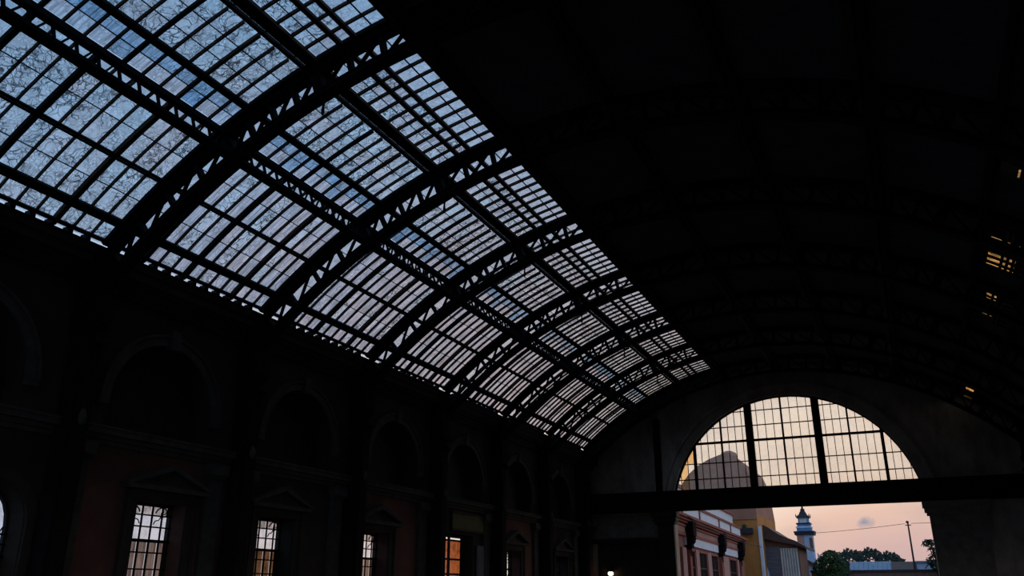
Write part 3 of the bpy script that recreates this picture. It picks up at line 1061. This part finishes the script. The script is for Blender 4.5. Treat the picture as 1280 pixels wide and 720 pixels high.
WH = ['at the upper left, before the nearest arch truss', 'between the nearest and second arch trusses', 'between the second and third arch trusses',
      'between the third and fourth arch trusses', 'between the fourth and fifth arch trusses', 'between the fifth and sixth arch trusses', 'between the sixth and last arch trusses']
lp0 = lattice_purlin(6.6, 11)
lp = lattice_purlin(6.2, 11)
dp0, dp = double_purlin(6.6), double_purlin(6.2)
for bi in range(7):
    y0 = Y0 if bi == 0 else EY[bi - 1] + .40
    for fam, first, src, lab, cat, grp in (('l', lp0, lp, 'zigzag lattice purlin under the glazing, ', 'purlin', 'lattice purlins'), ('d', dp0, dp, 'paired solid purlins with a bright slit, ', 'purlin', 'double purlins')):
        o = first if bi == 0 else (src if bi == 1 else copy_tree(src))
        o.location = (o.location.x, y0, o.location.z)
        tag(o, lab + WH[bi], cat, grp)

# ------------------------------------------------------------------ lamp on the end wall
lamp = tag(empty('wall_lamp', (-18.92, YE, 2.8)), 'small glowing lamp low on the dark end wall left of the gateway', 'lamp')
MB().tube([(0, -.02, .55), (0, -.25, .62), (0, -.42, .55), (0, -.45, .40)], .025, 8).build('bracket', M['iron'], lamp)
MB().lathe((0, -.45, .30), [(.26, 0), (.20, .06), (.08, .12), (.04, .16)], 14).build('lamp_shade', M['iron'], lamp)
MB().lathe((0, -.45, .02), [(.03, 0), (.16, .06), (.20, .16), (.16, .26), (.06, .30)], 14).build('bulb', M['bulb'], lamp)
ld = bpy.data.lights.new('lamp_light', 'POINT')
ld.energy = .4
ld.color = (1, .78, .5)
ld.shadow_soft_size = .1
lo = bpy.data.objects.new('lamp_light', ld)
COL.objects.link(lo)
lo.parent = lamp
lo.location = (0, -.8, .1)

# ------------------------------------------------------------------ the street outside
# 1 pink facade along the left side of the street (local x along the facade, local -y towards the street)
fac = tag(empty('townhouse', (-15.8, 64, 0), math.atan2(33, -1.2)), 'long red and pink town house with white parapet beside the gateway', 'building')
MB().box(-4, 33, .05, 7, 0, 7.2).build('wall', M['pink'], fac)
for (a, b) in ((3.4, 5.6), (7.6, 10.9), (13.2, 16.5), (23.4, 27.7)):
    wo_ = MB().box(a, b, .0, .06, 1.0, 4.85).build('window_opening', M['dark'], fac)
    MB().box(a - .25, a, -.10, .05, .8, 4.95).box(b, b + .25, -.10, .05, .8, 4.95).box(a - .25, b + .25, -.10, .05, 4.85, 5.02).box(a - .3, b + .3, -.2, .05, .8, 1.0).build('window_frame', M['redpaint'], wo_)
    MB().box((a + b) / 2 - .05, (a + b) / 2 + .05, -.03, .02, 1.0, 4.85).box(a, b, -.03, .02, 3.6, 3.7).build('window_bar', M['timber'], wo_)
for (a, b, mt) in ((-4, -1.2, 'pink'), (.7, 2.2, 'pinkpale'), (5.95, 7.25, 'pinkpale'), (11.2, 12.9, 'pinkpale'), (19.4, 22.6, 'pinkpale'), (28.1, 29.2, 'pinkpale'), (31.0, 33, 'pink')):
    MB().box(a, b, -.14, .05, 0, 5.0).build('pilaster', M[mt], fac)
MB().box(2.4, 17, -.12, .05, 5.23, 5.87).box(18.6, 29, -.12, .05, 5.23, 5.87).build('lintel_band', M['white'], fac)
MB().box(-4, 33, -.16, .05, 5.87, 6.12).box(-4, 33, -.2, .05, 6.55, 6.72).build('frieze_moulding', M['redpaint'], fac)
MB().box(-4, 33, -.10, .05, 6.12, 6.55).build('frieze', M['pinkpale'], fac)
MB().box(-4.2, 33.2, -.35, .05, 6.8, 6.95).box(-4.3, 33.3, -.55, .05, 6.95, 7.12).box(-4.4, 33.4, -.75, .05, 7.12, 7.31).build('cornice', M['redpaint'], fac)
for x in (3.0, 17.8, 29.9):
    mb = MB().box(x - .45, x + .45, -.5, .05, 5.0, 5.9)
    mb.prism([(x - .4, 5.0), (x + .4, 5.0), (x + .15, 4.4), (x - .15, 4.4)], 'y', -.34, .05)
    mb.box(x - .65, x + .65, -.72, .05, 5.9, 6.95)
    for q in range(4):
        mb.lathe((x - .45 + .3 * q, -.55, 5.3 + .2 * (q % 2)), [(.02, 0), (.16, .15), (.12, .4), (.03, .5)], 8)
    mb.build('bracket', M['dark'], fac)
    MB().box(x - .35, x + .35, -.3, .05, 0, 5.0).build('column', M['redpaint'], fac)
MB().box(-4, 33, .0, .5, 7.2, 8.35).build('parapet', M['white'], fac)
MB().box(-4, 33, -.12, .6, 8.35, 8.55).build('coping', M['redpaint'], fac)
MB().box(-4, 33, .7, 6, 8.3, 9.8).build('upper_wall', M['white'], fac)
MB().box(-4, 33, .5, 6.1, 9.8, 10.05).build('upper_coping', M['redpaint'], fac)
for x in (2.0, 9.2, 19.0, 26.0):
    MB().box(x - .12, x + .12, -.1, .1, 7.25, 8.5).build('parapet_post', M['redpaint'], fac)

# 2 ochre building with a round-topped gable
och = tag(empty('ochre_house', (-19.8, 100, 0)), 'ochre building with a round brown gable rising behind the iron girder', 'building')
gp = [(-4.3, 12.6), (-3.9, 14.0), (-3.1, 15.0), (-2.0, 15.9), (-.6, 16.6), (.6, 17.0), (1.5, 17.2), (2.4, 16.8), (3.3, 15.9), (3.9, 14.4), (4.1, 12.6)]
MB().prism([(-4.3, 0), (4.2, 0), (4.3, 10.2), (-4.3, 10.2)], 'y', 0, 14).build('wall', M['ochre'], och)
MB().prism([(-4.3, 10.2), (4.3, 10.2)] + gp[::-1], 'y', -.06, 14).build('gable', M['brownrender'], och)
MB().prism([(-4.3, 9.6), (4.3, 9.6), (4.3, 10.2), (-4.3, 10.2)], 'y', -.12, 0).build('band', M['brownrender'], och)
MB().lathe((1.2, 3, 16.9), [(.9, 0), (1.1, .3), (.9, .7), (.4, .95)], 12).build('roof_finial', M['brownrender'], och)
MB().box(4.3, 4.62, -.2, .2, 0, 8.8).build('downpipe', M['white'], och)
acu = MB().box(2.45, 3.75, -.7, -.06, 8.0, 8.62)
acu.box(2.6, 3.6, -.62, -.1, 7.95, 8.0).box(2.55, 3.65, -.72, -.70, 8.08, 8.54)
acu.build('air_conditioner', M['ac'], och)
MB().lathe((2.85, -.35, 8.62), [(.22, 0), (.24, .3), (.12, .42), (.04, .46)], 10).build('vent_cap', M['ac'], och)

# 4 house with the swooping brown roof
sw = tag(empty('curved_roof_house', (-13.6, 104, 0)), 'house with swooping brown roof and white corrugated front past the ochre wall', 'building')
top = [(-3.2, 9.9), (-2.5, 9.55), (-1.4, 8.95), (-.15, 8.05), (1.55, 7.35), (2.6, 6.72)]
bot = [(-3.2, 7.9), (-2.4, 7.75), (-1.4, 7.55), (-.15, 7.25), (1.55, 6.9), (2.55, 6.5)]
mb = MB()
ring_sweep(mb, top, bot, -.7, 9)
mb.build('roof', M['brownroof'], sw)
MB().prism([(-2.4, 0), (1.75, 0), (1.75, 6.85), (1.55, 6.93), (-.15, 7.3), (-1.4, 7.6), (-2.4, 7.78)], 'y', .1, 8).build('wall', M['brick'], sw)
MB().box(-2.4, -.35, -.05, .1, 0, 6.75).build('slate_panel', M['slate'], sw)
for k in range(7):
    MB().lathe((-.2 + k * .28, -.02, 0), [(.13, 0), (.13, 6.6)], 8).build('corrugated_rib', M['corrwhite'], sw)
MB().prism([(-2.3, 3.0), (-1.7, 3.0), (-1.75, 4.0), (-2.0, 4.7), (-2.3, 5.0)], 'y', -.12, -.05).build('pale_screen', M['paleblue'], sw)

# 5 tiered tower
tw = tag(empty('tiered_tower', (-13.85, 130, 0)), 'pale blue tower with tiered pagoda top against the pink sky', 'tower')
def sq(h, z0, z1, dx=0.0, h2=None):
    h2 = h if h2 is None else h2
    return MB().lathe((dx, 1.5, 0), [(h * 1.414, z0), (h2 * 1.414, z1)], 4, PI / 4)
sq(1.02, 0, 9.7).build('shaft', M['paleblue'], tw)
MB().box(-1.06, -.1, .44, .6, 0, 9.7).build('face_panel', M['pinkpale'], tw)
sq(1.3, 9.6, 10.12, 0, 1.42).build('platform', M['ac'], tw)
sq(.98, 10.12, 10.6).build('blue_tier', M['blue'], tw)
sq(1.05, 10.6, 10.78).build('white_tier', M['white'], tw)
sq(.88, 10.78, 11.1).build('blue_tier', M['blue'], tw)
sq(.98, 11.1, 11.3).build('ledge', M['ac'], tw)
sq(.62, 11.3, 12.0).build('lantern', M['white'], tw)
for sx in (-1, 1):
    for sy in (-1, 1):
        MB().lathe((sx * .62, 1.5 + sy * .62, 11.3), [(.10, 0), (.08, .7)], 8).build('lantern_post', M['blue'], tw)
mb = MB().lathe((0, 1.5, 0), [(1.25, 12.0), (1.2, 12.12), (.75, 12.5), (.5, 12.9), (.28, 13.1)], 4, PI / 4)
for sx in (-1, 1):
    for sy in (-1, 1):
        mb.tube([(sx * .72, 1.5 + sy * .72, 12.05), (sx * .90, 1.5 + sy * .90, 12.2), (sx * .93, 1.5 + sy * .93, 12.55)], [.12, .09, .03], 6)
mb.build('tier_roof', M['ac'], tw)
MB().lathe((0, 1.5, 0), [(.30, 13.0), (.32, 13.2), (.14, 13.4), (.10, 13.9), (.03, 14.6)], 10).build('spire', M['ac'], tw)
MB().box(.6, 1.05, .42, .5, 7.4, 9.2).build('brick_patch', M['brick'], tw)

# 6 low white house at the foot of the tower
lw = tag(empty('white_house', (-13.3, 122, 0)), 'low white house with dark flared roof below the tiered tower', 'building')
MB().box(-1.4, 1.2, 0, 5, 0, 5.6).build('wall', M['paleblue'], lw)
mb = MB()
ring_sweep(mb, [(-1.8, 6.5), (-.6, 6.25), (.6, 5.8), (1.5, 5.2), (1.9, 5.15)], [(-1.8, 5.8), (-.6, 5.7), (.6, 5.35), (1.5, 4.95), (1.9, 4.95)], -.5, 5)
mb.build('roof', M['brownroof'], lw)
MB().prism([(1.2, 0), (2.3, 0), (2.2, 4.6), (1.75, 6.1), (1.2, 7.0)], 'y', 5.2, 6.2).build('stepped_wall', M['paleblue'], lw)
for x in (-.6, .3):
    MB().box(x - .08, x + .08, -.05, .05, 3.2, 5.0).build('slit', M['ac'], lw)

# 7 sheds and far wall
sh = tag(empty('blue_roof_shed', (-5.35, 122, 0)), 'long shed with blue grey sheet roof across the end of the street', 'shed')
MB().box(-2.5, 2.6, 0, 6, 0, 4.4).build('wall', M['brick'], sh)
for k in range(9):
    MB().bar((-2.55 + k * .57 + .28, -.3, 4.35), (-2.55 + k * .57 + .28, 3.2, 5.65), .54, .06, up=(0, -1, 2.7)).build('roof_panel', M['blueroof'], sh)
br = tag(empty('brown_roof_shed', (-1.4, 122, 0)), 'small shed with dull brown roof right of the blue roofed shed', 'shed')
MB().box(-1.35, 1.5, 0, 5, 0, 4.5).build('wall', M['brick'], br)
MB().prism([(-.3, 4.4), (2.6, 5.6), (5.3, 4.4), (5.3, 4.3), (-.3, 4.3)], 'x', -1.45, 1.55).build('roof', M['brownroof'], br)
pb = tag(empty('pale_blue_house', (2.0, 123, 0)), 'pale blue house with white door behind the palm on the right', 'building')
MB().box(-1.9, 3.5, 0, 6, 0, 5.4).build('wall', M['paleblue'], pb)
MB().box(-2.0, 3.6, -.3, 6, 5.4, 5.6).build('roof_edge', M['blueroof'], pb)
MB().box(-.2, .5, -.06, 0, 2.5, 4.9).build('door', M['white'], pb)
MB().box(.9, 1.7, -.06, 0, 3.4, 4.6).build('window', M['blue'], pb)
bw = tag(empty('boundary_wall', (-4, 116, 0)), 'long dark boundary wall in front of the sheds', 'wall')
MB().box(-8, 9, 0, .4, 0, 4.15).build('wall', M['brick'], bw)
MB().box(-8.1, 9.1, -.12, .52, 4.15, 4.42).build('coping', M['ac'], bw)

# 8 pole and cables
pole = tag(empty('utility_pole', (-.12, 119, 0)), 'thin dark utility pole standing before the pink sky', 'pole')
MB().lathe((0, 0, 0), [(.14, 0), (.11, 6), (.09, 10.0)], 8).build('pole_shaft', M['cable'], pole)
MB().box(-.35, .35, -.05, .05, 9.7, 9.8).build('crossarm', M['cable'], pole)
MB().lathe((-.05, 0, 10.0), [(.16, 0), (.18, .2), (.05, .28)], 8).build('insulator', M['cable'], pole)
pole2 = copy_tree(pole)
pole2.location = (14.0, 117, .3)
tag(pole2, 'second utility pole, hidden behind the right gate pier', 'pole')
def cable(p, q, sag):
    return [tuple(Vector(p).lerp(Vector(q), t / 14) - Vector((0, 0, sag * 4 * (t / 14) * (1 - t / 14)))) for t in range(15)]
tag(MB().tube(cable((-13.2, 126, 9.5), (-.5, 119.2, 9.95), .12), .028, 5).build('power_cable', M['cable']), 'thin cable from the tower to the utility pole', 'cable')
tag(MB().tube(cable((.26, 118.9, 9.95), (13.6, 117.2, 10.2), .12), .028, 5).build('power_cable', M['cable']), 'thin cable running right from the utility pole', 'cable')
tag(MB().tube(cable((-15.07, 64.3, 7.2), (-15.35, 99.81, 6.6), .35), .03, 5).build('power_cable', M['cable']), 'black cable along the town house cornice to the ochre wall', 'cable')


# 9 trees
def tree(name, loc, blobs, n, size, mat, label, trunk_h, palm=0):
    t = tag(empty(name, loc), label, 'tree', 'trees beyond the street')
    rnd = random.Random(hash(label) % 1000 if False else len(label) * 31 + n)
    mb = MB()
    tot = sum(b[3] * b[4] for b in blobs)
    for (bx, by, bz, rx, rz) in blobs:
        m_ = int(n * rx * rz / tot)
        for _ in range(m_):
            u, v = rnd.uniform(-1, 1), rnd.uniform(0, 2 * PI)
            rr = rnd.uniform(.55, 1.0) ** .5
            s_ = math.sqrt(1 - u * u)
            c = Vector((bx + rx * rr * s_ * math.cos(v), by + rx * rr * s_ * math.sin(v), bz + rz * rr * u))
            d_ = Vector((rnd.gauss(0, 1), rnd.gauss(0, 1), rnd.gauss(0, .7))).normalized()
            e_ = d_.orthogonal().normalized()
            k = size * rnd.uniform(.6, 1.3)
            mb.add([c - d_ * k, c + e_ * k * .45, c + d_ * k, c - e_ * k * .45], [(0, 1, 2, 3)])
    f = mb.build('foliage', M[mat], t)
    tr = MB().tube([(0, 0, 0), (.05, 0, trunk_h * .5), (0, 0, trunk_h)], [.22, .17, .09], 8)
    for (bx, by, bz, rx, rz) in blobs:
        tr.tube([(0, 0, trunk_h * .6), (bx * .6, by * .6, trunk_h * .6 + (bz - trunk_h * .6) * .6), (bx, by, bz)], [.10, .06, .03], 6)
    tr.build('trunk', M['bark'], t)
    return t


tree('street_tree', (-9.4, 114, 0), [(0, 0, 5.2, 1.5, 1.45), (-.9, 0, 4.6, 1.3, 1.3), (.95, 0, 4.3, 1.2, 1.3), (.1, 0, 6.0, .9, .8), (0, 0, 3.6, 1.6, 1.0)], 3600, .19, 'leaf', 'bushy green tree right of the tiered tower', 3.4)
for (x, z, w, lab) in ((-13, 10.3, 3.2, 'leftmost hazy tree on the skyline above the blue shed'), (-9.2, 10.8, 3.0, 'second hazy tree on the skyline, tallest of the clump'), (-5.6, 10.3, 2.9, 'third hazy tree at the right end of the skyline clump'),
                       (3.9, 9.3, 2.0, 'small dark tree just left of the utility pole, above the brown roof')):
    if x > 0:
        x = -3.6
    tree('skyline_tree', (x, {-13: 203, -9.2: 211, -5.6: 219, -3.6: 228}[x], 0), [(0, 0, z - 2.0, w, 1.9), (-w * .5, 0, z - 1.2, w * .5, 1.2), (w * .45, 0, z - 1.0, w * .5, 1.2), (0, 0, z - .4, w * .4, 1.0), (0, 0, 4.6, w * 1.0, 3.0)], 1500, .42, 'leaf_far', lab, 5)
tree('leafy_tree', (2.35, 114.4, 0), [(-.6, 0, 7.3, .65, .5), (.5, 0, 6.2, .9, .8), (-.35, 0, 5.3, .8, .6), (.2, 0, 4.7, 1.0, .7)], 700, .20, 'leaf_dark', 'ragged dark tree at the right gate pier behind the palm', 5.5)
# palm-like tree at the right jamb
pt = tag(empty('palm_tree', (2.3, 112, 0)), 'dark palm with ragged fronds beside the right gate pier', 'tree')
MB().tube([(0, 0, 0), (.1, 0, 3.0), (0, 0, 5.2), (-.4, 0, 7.2)], [.18, .14, .12, .06], 8).build('trunk', M['bark'], pt)
rnd = random.Random(5)
for (cx_, cz_, nf, ln_) in ((-.55, 7.45, 11, .85), (.2, 6.5, 12, 1.1), (-.3, 5.2, 12, 1.1), (.6, 5.7, 11, 1.2), (.1, 5.9, 11, 1.0)):
    for k in range(nf):
        a = k * 2 * PI / nf + rnd.uniform(-.2, .2)
        rise = rnd.uniform(.0, .8)
        base = Vector((cx_, 0, cz_))
        pts = []
        for q in range(7):
            u = q / 6
            pts.append(base + Vector((math.cos(a) * ln_ * u, math.sin(a) * ln_ * u, ln_ * (rise * u - .75 * u * u))))
        mb = MB().tube(pts, .02, 4)
        for q in range(1, 7):
            d_ = (pts[q] - pts[q - 1]).normalized()
            sd = d_.cross(Vector((0, 0, 1)))
            sd = sd.normalized() if sd.length > .01 else Vector((1, 0, 0))
            for sg in (-1, 1):
                for h in (0, .5):
                    p = pts[q - 1].lerp(pts[q], h)
                    tip = p + (sd * sg + d_ * .7 + Vector((0, 0, -.45))).normalized() * (.42 * (1 - q / 12))
                    mb.add([p - d_ * .09, p + d_ * .10, tip], [(0, 1, 2)])
        mb.build('frond', M['leaf_dark'], pt)
